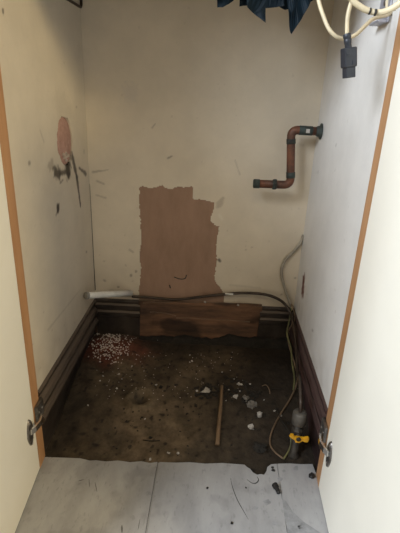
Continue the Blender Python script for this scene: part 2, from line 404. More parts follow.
marksB = [ml((93, 172), (108, 170), .004, .002, .5, BRN, fB), ml((97, 181), (104, 184), .004, .003, .5, BRN, fB), ml((96, 195), (106, 198), .003, .003, .4, BRN, fB), ml((152, 128), (155, 124), .003, .002, .5, BRN, fB),
          ml((168, 158), (172, 156), .004, .003, .7, BLK, fB), ml((130, 250), (133, 252), .005, .004, .4, BRN, fB), ml((131, 275), (131, 276), .005, .005, .7, BLK, fB), ml((136, 271), (136, 272), .004, .004, .6, BLK, fB),
          ml((118, 287), (119, 287), .005, .004, .7, BLK, fB), ml((104, 280), (105, 281), .004, .004, .5, BLK, fB), ml((219, 205), (223, 198), .008, .004, .35, SPK, fB), ml((219, 260), (220, 261), .004, .004, .8, BLK, fB),
          ml((220, 215), (222, 219), .006, .006, .4, (.85, .80, .68), fB), ml((129, 94), (131, 94), .02, .02, .18, (.4, .38, .4), fB), ml((110, 290), (130, 291), .005, .005, .3, BRN, fB), ml((235, 160), (240, 175), .002, .002, .35, BRN, fB),
          ml((295, 278), (295.5, 278), .004, .004, .6, BLK, fB), ml((230, 285), (260, 288), .004, .004, .2, BRN, fB)]
po = grid_panel('paint_layer', lambda u, v: (u, backY(u), v), 0, W, ZS-.03, ZC, .0026, m_wall, marksB, 8.0, holeB, .0012, parent=wb, flip=False)
po['label'] = 'cream paint coat torn away around the patch'
# a flake and a gouge on the bare patch
p = onB(182, 277, -.001); q = onB(186, 274, -.001)
tube('gouge', [onB(174, 277, -.001), onB(180, 279, -.001), onB(185, 278.5, -.001), onB(186.5, 275, -.001)], .0014, m_blk2, wb, 6, 5)
tube('gouge', [onB(169.5, 285, -.001), onB(170.5, 288, -.001)], .0018, m_blk2, wb, 6, 3)
tube('corner_crack', [(.0006, DL-.0006, z) for z in (.20, .28, .36, .44, .52)], lambda t: .0012*(1-.7*t), m_blk2, wb, 6, 4, .4)
# top
o = box('ceiling', (-.016, .035, ZC+.0005), (W+.016, DL+.03, ZC+.018), mat('chipboard', (0.20, 0.145, 0.09), .85, nscale=60, namt=.3))
tag(o, 'dark underside of the cupboard top', kind='structure')
# kitchen wall that the cupboard is built into
for nm, x0, x1, z0, z1, lab in (('wall_kitchen_left', -1.6, -.03, 0, 2.4, 'plain kitchen wall left of the cupboard'), ('wall_kitchen_right', .63, 2.2, 0, 2.4, 'plain kitchen wall right of the cupboard'),
                               ('wall_kitchen_above', -.03, .63, 1.2, 2.4, 'plain kitchen wall above the cupboard')):
    tag(box(nm, (x0, .0, z0), (x1, .05, z1), m_plaster), lab, kind='structure')
box_top = tag(box('trim_3', (-.03, -.004, ZC+.02), (.63, .03, 1.2), m_door), 'cream rail across the top of the cupboard', kind='structure')

# wooden lipping on the front edges of both sides
def stile(name, s, x, lab):
    a = [(x, 0.0), (x+s*.0025, -.0355), (x-s*.018, -.0355), (x-s*.018, 0.0)]
    V = [(p[0], p[1]-.0006, z) for z in (0.0004, ZC+.018) for p in a]; n = len(a)
    Fc = [tuple(range(n)), tuple(range(2*n-1, n-1, -1))]+[(i, (i+1) % n, n+(i+1) % n, n+i) for i in range(n)]
    bm = bmesh.new(); vs_ = [bm.verts.new(v) for v in V]
    for f in Fc: bm.faces.new([vs_[i] for i in f])
    return tag(frombm(name, bm, m_strip), lab, kind='structure')
stile('trim_1', 1, 0, 'orange wood lipping on the left front edge')
stile('trim_2', -1, W, 'orange wood lipping on the right front edge')

# skirting boards
PROF = [(0, 0), (-.005, 0.0), (-.005, .088), (.004, .091), (.0085, .096), (.0085, .102), (.004, .109), (-.007, .114), (-.007, .121), (.001, .124), (.0075, .129), (.0075, .136), (.003, .143), (-.005, .149), (-.008, .154), (-.003, .158), (.003, .162), (.003, .168), (-.002, .1735), (-.008, .1763), (-.016, .1763)]
def skirting(name, side, m, lab):
    bm = bmesh.new(); N = 40; D = (DL if side > 0 else DR)-.0012; x0 = 0 if side > 0 else W; rows = []
    pr = [(-.018, -.004)]+PROF[1:]+[(-.018, .1763)]
    for i in range(N+1):
        y = .0008+(D-.0008)*i/N; row = []
        for q, z in pr:
            k = noise.noise((y*40, z*40, 3+side))*.0012 if 0 < z < .176 else 0
            row.append(bm.verts.new((x0+side*(q+k), y, z)))
        rows.append(row)
    n = len(pr)
    for i in range(N):
        for k in range(n):
            bm.faces.new((rows[i][k], rows[i][(k+1) % n], rows[i+1][(k+1) % n], rows[i+1][k]))
    bm.faces.new(rows[0]); bm.faces.new(rows[-1][::-1])
    return tag(frombm(name, bm, m), lab, kind='structure')
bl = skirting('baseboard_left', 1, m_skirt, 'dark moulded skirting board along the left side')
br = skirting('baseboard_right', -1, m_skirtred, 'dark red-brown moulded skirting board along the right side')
# back skirting: dark board at both ends, the face split off in the middle down to raw wood
bb = empty('baseboard_back', (0, DL, .04)); tag(bb, 'broken dark skirting along the back with raw wood showing', kind='structure')
def back_piece(name, x0, x1, prof, m, rag=0.0, seed=0, n=30):
    bm = bmesh.new(); rows = []
    for i in range(n+1):
        row = []
        for q, z in prof:
            e = 0
            if rag and i in (0, n): e = rag*noise.noise((z*90, seed, i))
            x = x0+(x1-x0)*i/n+e
            k = noise.noise((x*40, z*40, seed))*.0016
            row.append(bm.verts.new((x, backY(x)-q-k, z)))
        rows.append(row)
    c = len(prof)
    for i in range(n):
        for k in range(c): bm.faces.new((rows[i][k], rows[i][(k+1) % c], rows[i+1][(k+1) % c], rows[i+1][k]))
    bm.faces.new(rows[0]); bm.faces.new(rows[-1][::-1])
    return rel(frombm(name, bm, m), bb)
xa, xb = onB(141, 315).x, onB(259, 318).x
face = [(-.001, .03), (.010, .03), (.010, .118), (.014, .122), (.014, .134), (.008, .139), (.010, .144), (.010, .156), (.004, .161), (.005, .168), (.003, .1745), (-.001, .1745)]
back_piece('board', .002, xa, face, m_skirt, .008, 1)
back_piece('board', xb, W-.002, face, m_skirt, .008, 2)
raw = [(-.001, .03), (.006, .03), (.007, .085), (.007, .150), (.006, .1745), (-.001, .1745)]
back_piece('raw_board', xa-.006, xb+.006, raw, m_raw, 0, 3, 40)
# splintered laths left on the raw board
for px0, py0, px1, py1, hh in ((143, 303.5, 262, 305, .012), (150, 312, 176, 316, .007), (176, 318, 250, 322, .006)):
    A, B = onB(px0, py0, .008), onB(px1, py1, .008)
    n = 20; V = []
    for i in range(n+1):
        t = i/n; p = A.lerp(B, t); h2 = hh*.5*(1-.75*abs(2*t-1)**3)*(1+.5*noise.noise((t*14, hh*900, 0)))
        for dz, dq in ((-h2, .0055), (-h2, .010), (h2, .009), (h2, .0055)):
            V.append((p.x, backY(p.x)-dq, p.z+dz))
    Fc = [(i*4+k, i*4+(k+1) % 4, i*4+4+(k+1) % 4, i*4+4+k) for i in range(n) for k in range(4)]+[(0, 1, 2, 3), (n*4+3, n*4+2, n*4+1, n*4)]
    rel(new('splinter', V, Fc, m_raw), bb)
# dark strip of soil piled along the back
V = []; N = 60
for i in range(N+1):
    x = .135+(W-.139)*i/N; y = backY(x); h = (.3+.7*sm(.12, .26, x))*.012+.010*noise.noise((x*16, 2, 2))+.006*noise.noise((x*60, 1, 2))+.012*sm(.62, .7, x/W)
    V += [(x, y-.011, zf(x, y)-.01), (x, y-.011, zf(x, y)+h), (x, y-.022, zf(x, y-.022)+h*.7), (x, y-.040-.01*noise.noise((x*20, 5, 5)), zf(x, y-.040)-.003)]
Fc = [(i*4+k, i*4+4+k, i*4+5+k, i*4+1+k) for i in range(N) for k in range(3)]
o = new('soil_heap', V, Fc, mat('black_soil', (.022, .017, .012), .95, nscale=60, namt=.6, bump=.7, bscale=140), None, True)
tag(o, 'black damp dirt banked against the back skirting', 'dirt', kind='stuff')

# doors with hinges
def door(name, s, hx, bx, lab):
    """hx: bottom of hinge-side edge, bx: a second point of the floor line, both on the vinyl"""
    a = onZ(*hx, 0.002); b = onZ(*bx, 0.002)
    d = Vector((b.x-a.x, b.y-a.y, 0)).normalized(); n = Vector((-d.y, d.x, 0))
    if n.x*s < 0: n = -n             # n points into the opening
    a = Vector((W*(s < 0)+s*.0028, -.0372, 0.003))
    root = empty(name, a); tag(root, lab, kind='structure')
    m4 = Matrix((( d.x, n.x, 0, a.x), (d.y, n.y, 0, a.y), (0, 0, 1, a.z), (0, 0, 0, 1)))
    rel(box('door_panel', (0, -.017, 0), (.345, 0, ZC+.012), m_door, None, .0012, m4), root)
    return root, a, d, n, m4
def hinge(root, a, d, n, m4, s, zc, m_plate):
    # oval cup plate on the door face, crank arm, mounting plate on the side of the cupboard
    bm = bmesh.new()
    R = [(.0145*math.cos(t)*(1 if math.sin(t) else 1), .030*math.sin(t)) for t in [2*math.pi*k/28 for k in range(28)]]
    R = [(x*(1-.25*abs(z)/.030), z) for x, z in R]
    top = [bm.verts.new(m4 @ Vector((.030+x, .0028, zc+z))) for x, z in R]; bot = [bm.verts.new(m4 @ Vector((.030+x*1.08, -.0002, zc+z*1.04))) for x, z in R]
    bm.faces.new(top)
    for i in range(28): bm.faces.new((bot[i], bot[(i+1) % 28], top[(i+1) % 28], top[i]))
    h = rel(frombm('hinge', bm, m_plate), root)
    def sub(o): o.parent = h; return o
    # parts are built in world space; hinge object sits at world origin offset
    arm = []
    for x, y, zz in ((.036, .003, .006), (.026, .0085, .006), (.010, .0135, .007), (-.002, .0125, .008), (-.010, .0100, .008)):
        arm.append(m4 @ Vector((x, y, zc+zz)))
    V = []
    for p in arm:
        for dz, dn in ((-.0065, 0), (-.0065, .004), (.0065, .004), (.0065, 0)): V.append(p+Vector((0, 0, dz))+n*dn)
    k = len(arm); Fc = [(i*4+j, i*4+(j+1) % 4, i*4+4+(j+1) % 4, i*4+4+j) for i in range(k-1) for j in range(4)]+[(0, 1, 2, 3), (4*k-1, 4*k-2, 4*k-3, 4*k-4)]
    sub(new('hinge_arm', V, Fc, m_chrome))
    for dz in (-.021, .021):
        sub(lathe('screw', [(.0036, 0), (.0034, .0010), (.0020, .0014)], m4 @ Vector((.030, .0027, zc+dz)), n, m_steel, seg=10))
    x0 = W if s < 0 else 0
    q = [(x0+s*.0028, -.032), (x0+s*.0085, -.030), (x0+s*.0085, .002), (x0+s*.0008, .006)]
    bm = bmesh.new(); zz0, zz1 = zc-.004, zc+.034
    A = [bm.verts.new((x, y, zz0)) for x, y in q]; B = [bm.verts.new((x, y, zz1)) for x, y in q]
    bm.faces.new(A); bm.faces.new(B[::-1])
    for i in range(4): bm.faces.new((A[i], A[(i+1) % 4], B[(i+1) % 4], B[i]))
    bmesh.ops.bevel(bm, geom=bm.edges[:], offset=.0012, segments=2, affect='EDGES')
    sub(frombm('mounting_plate', bm, m_zinc if m_plate is m_zinc else m_steel))
    for yy in (-.022, -.006):
        sub(lathe('screw', [(.0035, 0), (.0033, .0010), (.002, .0014)], (x0+s*.0084, yy, zc+.015), (s, 0, 0), m_steel, seg=10))
d1 = door('door_1', 1, (38.5, 472), (15, 533), 'cream cupboard door standing open at the left')
d2 = door('door_2', -1, (317.5, 487), (327.5, 533), 'bright white cupboard door standing open at the right')
zc1 = onX(29, 436, .006).z; zc2 = onX(328.5, 455, W-.005).z
hinge(*d1, 1, zc1, m_steel); hinge(*d2, -1, zc2, m_steel)
hinge(*d1, 1, zc1+.86, m_zinc); hinge(*d2, -1, onX(385, 12, W).z+.03, m_zinc)
# cable bracket near the top of the right side
ya, yb2 = onX(381, 14, W).y, onX(391, 14, W).y; zb1 = onX(383, 25, W).z
ya, yb2 = max(ya, yb2), max(min(ya, yb2), .002)
bk = empty('bracket', (W, (ya+yb2)/2, zb1)); tag(bk, 'pale grey metal bracket on the right side above the connector', 'bracket')
rel(box('back_plate', (W-.004, yb2, zb1), (W-.0004, ya, zb1+.06), m_zinc, None, .001), bk)
rel(box('lip', (W-.017, yb2+.002, zb1), (W-.0042, ya-.002, zb1+.004), m_zinc, None, .001), bk)
rel(lathe('screw', [(.0045, 0), (.0043, .0012), (.0025, .0018)], (W-.004, (ya+yb2)/2, zb1+.03), (-1, 0, 0), m_steel, seg=10), bk)

# ------------------------------------------------------------------ the copper waste pipe on the right wall
def bent(name, P, r, m, parent, rb=.016, seg=14):
    """polyline with rounded bends"""
    P = [Vector(p) for p in P]; out = [P[0]]
    for i in range(1, len(P)-1):
        u = (P[i-1]-P[i]).normalized(); v = (P[i+1]-P[i]).normalized()
        a, b = P[i]+u*rb, P[i]+v*rb
        for k in range(9):
            t = k/8; out.append(a*(1-t)**2+P[i]*2*t*(1-t)+b*t*t)
    out.append(P[-1]); return tube(name, out, r, m, parent, seg, 0)
pw = onX(321.5, 131.5, W)                                    # where it enters the wall
Yp = pw.y
A = Vector((W-.001, Yp, pw.z)); B = onY(290.8, 133, Yp); C = onY(290.5, 185, Yp); D = onY(254, 185.5, Yp)
B.z = A.z+.001
D.z = C.z-.001
cp = empty('copper_pipe', A); tag(cp, 'tarnished copper pipe stub bent twice, sticking out of the right wall', 'pipe')
RP = .0105
rel(bent('pipe', [A, B, C, D], RP, m_copper, None, .019, 16), cp)
def collar(p, ax, r, h, m, nm='solder_joint'): return rel(lathe(nm, [(RP*.9, -h-.001), (r, -h), (r, h), (RP*.9, h+.001)], p, ax, m, seg=20), cp)
ax = (A-B).normalized(); az = (B-C).normalized(); ad = (C-D).normalized()
collar(B+ax*.036, ax, RP*1.08, .016, m_verd); collar(B-az*.028, az, RP*1.10, .0055, m_verd); collar(C+az*.026, az, RP*1.10, .007, m_verd)
rel(lathe('nut', [(RP, -.0055), (.0135, -.005), (.0150, -.003), (.0150, .003), (.0135, .005), (RP, .0055)], D.lerp(C, .56), ad, m_verd, seg=6, smooth=False), cp)
collar(D+ad*.006, ad, RP*1.12, .0075, m_verd, 'pipe_end'); 
rel(lathe('bore', [(.0085, 0), (.0085, .0012)], D-ad*.0020, ad, m_blk2, seg=16), cp)
rel(lathe('flange', [(RP, -.013), (RP*1.2, -.009), (.013, -.005), (.019, -.002), (.0195, 0)], A, (1, 0, 0), m_verd, seg=20), cp)
rel(box('label_sticker', (-.005, -RP*1.12, -.0045), (.004, -RP*1.0, .0045), mat('pale_sticker', (.45, .42, .38), .6), None, 0, Matrix.Translation(B+ax*.040)), cp)

# pink filler in the hole of the left wall
bm = bmesh.new(); bmesh.ops.create_icosphere(bm, subdivisions=4, radius=1)
for v in bm.verts:
    n_ = noise.noise(v.co*3.0)*.12+noise.noise(v.co*9)*.06
    v.co = Vector((-.0062+v.co.x*.0085*(1+n_*1.5), hy+v.co.y*hr_y*1.03*(1+n_*.2), hz+v.co.z*hr_z*1.02*(1+n_*.2)))
fp = frombm('filler_plug', bm, m_pink, None, True); tag(fp, 'rough pink filler plugging an oval hole in the left wall', 'filler')
for k in range(7):
    a = random.uniform(-2.4, -.8); r = random.uniform(.45, .85)
    bm = bmesh.new(); bmesh.ops.create_icosphere(bm, subdivisions=1, radius=random.uniform(.003, .006))
    for v in bm.verts: v.co *= 1+.5*noise.noise(v.co*400+Vector((k, 0, 0)))
    bmesh.ops.translate(bm, verts=bm.verts, vec=(0.0012, hy+math.cos(a)*r*hr_y, hz+math.sin(a)*r*hr_z))
    frombm('crumb', bm, m_pale, fp)

# brown wire in the top left corner
P = [onX(40, -18, .003), onX(60, -5.5, .003), onX(74, 3, .003), onX(80, 6.8, .003)]
e = Vector((.004, DL-.004, P[-1].z)); P = [p for p in P]+[e+Vector((0, -.004, .003)), e+Vector((0, 0, .012)), e+Vector((0, 0, .05)), Vector((.004, DL-.004, ZC-.001))]
tag(tube('corner_wire', P, .0032, m_brownpipe, None, 8, 5), 'thin brown wire bent into the top left corner', 'wire')

# ------------------------------------------------------------------ things along the back skirting
Zl = ZS+.0045
# short white plastic pipe on the ledge at left
a = onX(86.5, 295.5, .0115); b = onB(131, 293.2, .012)
wp = empty('white_pipe', a); tag(wp, 'short white plastic pipe lying on the back skirting', 'pipe')
ax = (b-a).normalized()
rel(lathe('pipe', [(.0075, 0), (.0092, .001), (.0092, (b-a).length), (.0072, (b-a).length), (.0072, (b-a).length-.01)], a, (b-a), m_white, seg=20), wp)
rel(lathe('end_cap', [(.0094, 0), (.0104, .001), (.0104, .007), (.0094, .008)], a-(b-a).normalized()*.003, (b-a), mat('grubby_grey_cap', (.35, .33, .29), .6, nscale=50, namt=.5), seg=20), wp)
# brown gas pipe along the ledge, round the corner and down to the tap
bp = [onB(132, 296.5, .013), onB(150, 297.5, .012), onB(176, 299.5, .012), onB(200, 297, .012), onB(222, 294.5, .012), onB(245, 293, .014), onB(265, 294.5, .018), onB(279, 299.5, .024)]
c1 = onY(287, 307, DR-.034); c2 = onY(292, 318, DR-.06)
VX, VY = onZ(293.5, 456, -.004)[:2]
vtop = Vector((VX, VY, 0)); ztop = onY(298.5, 411.5, VY).z
g1 = Vector((VX, VY+.003, ztop+.012)); 
bp += [c1, c2, onY(296, 345, .30), onY(297.5, 372, .19), Vector((VX+.002, VY+.06, ztop+.045)), Vector((VX, VY+.016, ztop+.026)), g1, Vector((VX, VY, ztop-.002))]
gp = tag(tube('gas_pipe', bp, .0042, m_brownpipe, None, 10, 8, .08), 'thin brown pipe running along the back ledge to the corner', 'pipe')
# clips
for px, py in ((205, 302), (238, 305)):
    p = onB(px, py, .012)
    bm = bmesh.new(); bmesh.ops.create_icosphere(bm, subdivisions=2, radius=.0035)
    bmesh.ops.translate(bm, verts=bm.verts, vec=p); rel(frombm('nail_head', bm, m_chunk, None, True), bb)
p = onB(229, 294.5, .016); 
tag(box('white_clip', (-.012, -.002, -.0022), (.012, .002, .0022), m_white, None, .001, Matrix.Translation(p+Vector((0, -.003, .003)))@Matrix.Rotation(.05, 4, 'Y')), 'small white clip on the brown pipe along the back', 'clip')

# grubby white flex on the back wall near the right corner
pts = [onB(303.5, 235, .004), onB(300.5, 243, .006), onB(294, 251, .007), onB(286, 259, .008), onB(282.5, 266, .010), onB(281.5, 274, .010), onB(283.5, 284, .010), onB(286.5, 293, .012), onB(289.5, 301, .016), onB(292, 309, .024)]
tag(tube('flex_cable', pts, .0042, m_greyflex, None, 8, 6), 'grubby white flex curving down the back wall into the right corner', 'cable')
# green and yellow earth wires
def fl_pts(L): return [onF(x, y, h) for x, y, h in L]
w1 = [onY(291, 304, DR-.03), onY(295, 318, DR-.045), onY(288, 332, .385), onY(289, 345, .345), onY(293, 358, .30), onY(297, 374, .25)] + fl_pts([(296.5, 384, .02), (290, 399, .008), (280, 415, .004), (272, 431, .004), (270, 444, .004), (275, 452, .004), (283, 458.5, .005)])
tag(tube('earth_wire', w1, .0021, m_wirebr, None, 6, 6), 'long brownish wire looping down the right side across the floor', 'wire')
w2 = [onY(292, 305, DR-.028), onY(289.5, 320, DR-.05), onY(287, 334, .372), onY(291, 348, .33), onY(292, 362, .285), onY(294.5, 378, .235), onY(293.5, 390, .2)]
tag(tube('earth_wire', w2, .0024, m_earth, None, 6, 6), 'green and yellow wire hanging in the back right corner', 'wire')
w3 = fl_pts([(283.5, 459, .004), (288, 452, .008), (291, 444, .016), (290.5, 436, .025)])
tag(tube('earth_wire', w3, .0021, m_earth, None, 6, 6), 'short wire end beneath the yellow tap handle', 'wire')
w4 = fl_pts([(276, 408, .004), (281, 419, .012), (287, 428, .014), (290, 434, .02)])
tag(tube('thin_wire', w4, .0012, m_dchunk, None, 6, 6), 'thin dark wire leading to the tap', 'wire')

# gas tap
tp = empty('gas_tap', (VX, VY, 0)); tag(tp, 'gas tap with grey cap and yellow lever beside the right skirting', 'tap')
zb = zf(VX, VY)
rel(lathe('riser', [(.013, zb-.012), (.013, zb+.006), (.0085, zb+.010), (.0085, ztop-.032)], (VX, VY, 0), (0, 0, 1), m_brass, seg=18), tp)
zl = onY(297.5, 436, VY-.014).z
rel(lathe('valve_body', [(.010, zl-.016), (.0135, zl-.013), (.0135, zl+.008), (.010, zl+.012)], (VX, VY, 0), (0, 0, 1), m_brass, seg=8, smooth=False), tp)
rel(lathe('cap_nut', [(.012, ztop-.034), (.0155, ztop-.031), (.0160, ztop-.014), (.0152, ztop-.004), (.0135, ztop-.001), (.006, ztop)], (VX, VY, 0), (0, 0, 1), mat('grey_cap', (.13, .115, .095), .55, .3, nscale=60, namt=.4), seg=24), tp)
# butterfly lever
L = [(-.021, .004), (-.019, .010), (-.013, .0105), (-.009, .005), (0, .0045), (.008, .003), (.012, .0035), (.020, .006), (.0225, .001), (.021, -.008), (.014, -.0085), (.009, -.006), (.002, -.011), (-.006, -.011), (-.009, -.004), (-.015, -.001)]
bm = bmesh.new(); y0 = VY-.017
vs_ = [bm.verts.new((VX+x, y0, zl+z)) for x, z in L]; f = bm.faces.new(vs_)
r = bmesh.ops.extrude_face_region(bm, geom=[f])
for v in r['geom']:
    if isinstance(v, bmesh.types.BMVert): v.co.y -= .007
bmesh.ops.bevel(bm, geom=[e for e in bm.edges if abs(e.verts[0].co.y-e.verts[1].co.y) < 1e-5], offset=.0014, segments=2, affect='EDGES')
lv = rel(frombm('lever', bm, m_yellow), tp)
o = lathe('lever_screw', [(.0052, 0), (.0052, .002), (.0035, .0028)], (VX-.001, y0-.007, zl+.0005), (0, -1, 0), m_brass, seg=12); o.parent = lv
rel(lathe('spindle', [(.006, 0), (.006, .012)], (VX, y0+.010, zl), (0, -1, 0), m_brass, seg=12), tp)

# ------------------------------------------------------------------ debris
def rock(name, px, py, size, m, lab, group=None, flat=.7, seed=0, floor=None, cat='rubble', sub=2, spiky=1.05):
    p = onF(px, py, size*.25) if floor is None else onZ(px, py, floor+size*.25)
    rnd = random.Random(seed*31+int(px*10)+int(py*7)); off = Vector((rnd.random()*50, rnd.random()*50, rnd.random()*50))
    bm = bmesh.new(); bmesh.ops.create_icosphere(bm, subdivisions=sub, radius=size*.5)
    for v in bm.verts:
        n_ = v.co.normalized(); k = 1+spiky*noise.noise(n_*1.6+off)+spiky*.6*noise.noise(n_*4+off)
        v.co = Vector((v.co.x*k*1.15, v.co.y*k, v.co.z*k*flat))
    rz = Matrix.Rotation(rnd.random()*6.28, 4, 'Z')
    o = frombm(name, bm, m); o.matrix_world = Matrix.Translation(p) @ rz
    return tag(o, lab, cat, group)
def area(px, py):
    if px > 222: return 'right of the stick'
    if py < 345: return 'below the raw wood skirting'
    if px > 180: return 'just left of the stick'
    if py < 382: return 'between the granules and the pit'
    if py < 425: return 'around the small pit'
    return 'near the torn vinyl edge'
GP = 'pale lumps on the dark floor'
rock('plaster_lump', 206.5, 390.5, .017, m_chunk, 'pale lump in the middle of the black tuft left of the stick', GP, .6)
rock('plaster_lump', 251.5, 405, .020, m_gchunk, 'largest grey-white lump right of the stick', GP, .8, 3)
rock('plaster_lump', 259.5, 414.5, .015, m_chunk, 'whitish lump just below the largest lump right of the stick', GP, .7, 4)
rock('plaster_lump', 251.3, 427, .013, m_chunk, 'white lump lowest of those right of the stick', GP, .7, 5)
rock('plaster_lump', 245.5, 398.5, .016, m_gchunk, 'grey lump directly above the largest lump', GP, .8, 6)
rock('plaster_lump', 235.5, 396.5, .010, m_chunk, 'small white lump near the top end of the stick', GP, .7, 7)
rock('plaster_lump', 239.5, 384, .009, m_chunk, 'small white lump topmost of those right of the stick', GP, .7, 8)
rock('plaster_lump', 301.5, 381.5, .013, m_chunk, 'white lump lying against the right skirting above the tap', GP, .8, 9)
rock('plaster_lump', 300, 390.5, .009, m_chunk, 'small white lump between the right skirting lump and the tap cap', GP, .8, 10)
rock('plaster_lump', 134, 331, .011, m_chunk, 'whitish lump at the right end of the white granules', GP, .8, 11)
rock('plaster_lump', 140, 332, .013, m_chunk, 'larger whitish lump below the raw wood skirting', GP, .8, 12)
for px, py, s in ((274, 411, .005), (281, 416, .006), (226, 400.5, .004), (197, 391, .007), (243, 381, .004), (234, 379, .005), (250, 384, .005), (240, 391, .005), (229, 390, .005), (156, 385, .006), (103, 376, .006), (119, 374, .005), (132, 366, .004), (145, 419, .005),
                  (150, 459, .006), (168.5, 453, .007), (178, 453, .006), (192, 361, .006), (100, 380.5, .004), (122, 379, .004), (190, 355, .004), (149, 356, .004), (158, 340, .006), (166, 340, .005), (165, 334, .005), (117, 388, .005), (88, 405, .004), (209, 384, .004), (222, 372, .004), (264, 400, .004), (190, 362, .004)):
    rock('white_crumb', px, py, s, m_chunk, 'tiny white crumb on the concrete '+area(px, py), 'tiny white crumbs '+area(px, py), .8, 1, None, 'crumb', 1)
for k, (px, py, s) in enumerate(((160, 387.5, .010), (152, 383.5, .007), (155, 386, .006), (187, 414, .008), (142, 417.5, .006), (126, 421, .006), (150, 437.5, .009), (196, 406, .008), (168, 415, .004), (178, 407, .005), (165, 391, .006), (174, 396, .005), (166, 444, .004), (132, 370, .005), (160, 420, .004), (184, 403, .004), (167, 410, .004), (147, 372, .005), (228, 388, .007), (242, 390, .008), (232, 401, .007), (248, 392, .008))):
    rock('dark_crumb', px, py, s, m_dchunk, 'small dark crumb of dirt on the concrete '+area(px, py), 'dark crumbs '+area(px, py), .7, 2, None, 'crumb', 1)
rock('dirt_lump', 260, 447, .026, m_dchunk, 'black dirt lump near the notch in the vinyl edge', None, .6, 3, None, 'dirt', 3, .8)
rock('dirt_lump', 226, 377, .012, m_dchunk, 'black dirt lump by the top end of the stick', None, .6, 4, None, 'dirt', 2, .8)
# black tuft around the pale lump
for (cx, cy, R, n_, lab) in ((206.5, 391.5, .030, 70, 'ragged black tuft around a pale lump left of the stick'), (241, 392, .045, 60, 'dark dirt litter round the pale lumps right of the stick')):
    bm = bmesh.new(); c0 = onF(cx, cy)
    for i in range(n_):
        a = random.random()*6.28; r = R*math.sqrt(random.random()); x, y = c0.x+r*math.cos(a)*1.1, c0.y+r*math.sin(a)*.8
        s = random.uniform(.002, .0055)
        rr = bmesh.ops.create_icosphere(bm, subdivisions=1, radius=s)
        for v in rr['verts']: v.co = Vector((v.co.x*random.uniform(.7, 1.6)+x, v.co.y*random.uniform(.7, 1.5)+y, v.co.z*.7+zf(x, y)+s*.3))
    tag(frombm('dirt_tuft', bm, m_dchunk), lab, 'dirt', kind='stuff')
# white granules
bm = bmesh.new(); c0 = onF(113, 345)
cnt = 0
while cnt < 490:
    px, py = random.gauss(111, 12), random.gauss(343, 9.5)
    if cnt > 370: px, py = random.uniform(95, 240), random.uniform(352, 400)
    elif (px-112)/26 + (py-343)/-22 > 1.5 or px < 88 or px > 137 or py < 327 or py > 364: continue
    if px-88 < (345-py)*.25: continue
    p = onF(px, py); s = random.uniform(.0011, .0026) if cnt < 370 else random.uniform(.0006, .0012)
    rr = bmesh.ops.create_icosphere(bm, subdivisions=1, radius=s)
    k = [random.uniform(.8, 1.5) for _ in range(3)]
    for v in rr['verts']: v.co = Vector((v.co.x*k[0]+p.x, v.co.y*k[1]+p.y, v.co.z*.8+zf(p.x, p.y)+s*.5))
    cnt += 1
tag(frombm('granules', bm, m_gran), 'white granules strewn over the reddish dirt at the back left', 'granules', kind='stuff')
# dark grit over the slab
bm = bmesh.new()
for k in range(200):
    x, y = random.uniform(.04, .56), random.uniform(.03, .38)
    if noise.noise((x*9, y*9, 7)) < -.05: continue
    s_ = random.uniform(.0009, .0026); rr = bmesh.ops.create_icosphere(bm, subdivisions=1, radius=s_)
    for v in rr['verts']: v.co = Vector((v.co.x*random.uniform(.8, 1.6)+x, v.co.y*random.uniform(.8, 1.4)+y, v.co.z*.7+zf(x, y)+s_*.3))
tag(frombm('grit', bm, m_dchunk, bpy.data.objects['floor_concrete']), 'fine dark grit sprinkled over the concrete floor', kind='stuff')
# stick
a, b = onF(222, 386, .006), onF(217.3, 445, .0055)
tag(tube('stick', [a, a.lerp(b, .33)+Vector((.001, 0, .001)), a.lerp(b, .66), b], lambda t: .0040+.0012*t, m_stick, None, 12, 5, .05), 'thin brown stick lying on the concrete floor', 'stick')
# twigs
for L, lab in (([(262, 386, .005), (266, 385, .012), (269, 389, .012), (270, 394, .004)], 'small curled brown twig near the earth wire'), ([(222, 380, .006), (230, 378.5, .008), (238, 378, .006)], 'short dark twig lying across the top of the stick'), ([(143, 440, .003), (152, 441, .003), (160, 440.5, .003)], 'thin dark twig on the front left concrete'),
               ([(272, 389, .004), (279, 388.5, .006), (283, 389, .004)], 'straight dark twig beside the curled one')):
    tag(tube('twig', fl_pts(L), .0011, m_wirebr if 'brown' in lab else m_dchunk, None, 6, 5), lab, 'twig')

# ------------------------------------------------------------------ bits on the vinyl
def vz(px, py, z=0.0): return onZ(px, py, z)
a, b = vz(274.6, 484.5, .005), vz(279, 493, .005)
sc = empty('screw_plug', (a+b)/2); tag(sc, 'black ribbed wall plug lying on the grey vinyl', 'wall plug')
ax = (b-a)
Lp = ax.length
rel(lathe('shaft', [(.0032, 0)]+[(.0036 if i % 2 else .0046, Lp*(.35+.65*i/7)) for i in range(8)]+[(.002, Lp*1.02)], a, ax, m_blk2, seg=14), sc)
rel(lathe('head', [(.004, -.001), (.0065, 0), (.0065, Lp*.33), (.004, Lp*.37)], a, ax, m_blk2, seg=8, smooth=False), sc)
rock('black_crumb', 273.2, 470, .009, m_blk2, 'black flake right of the notch in the vinyl edge', None, .5, 1, 0, 'crumb', 1, .9)
rock('black_crumb', 272.5, 467.5, .006, m_blk2, 'smaller black flake just inside the vinyl edge', None, .5, 2, 0, 'crumb', 1, .9)
rock('black_crumb', 311.8, 476, .013, m_blk2, 'black lump against the right wood lipping', None, .8, 3, 0, 'crumb', 2, .6)
rock('black_crumb', 232, 522.5, .007, m_blk2, 'black crumb near the front edge of the vinyl', None, .4, 4, 0, 'crumb', 1)
rock('black_crumb', 207.3, 488, .005, m_blk2, 'small black crumb on the middle vinyl plank', None, .4, 5, 0, 'crumb', 1)
rock('black_crumb', 246, 487.5, .004, m_blk2, 'tiny dark crumb below the notch', None, .4, 6, 0, 'crumb', 1)
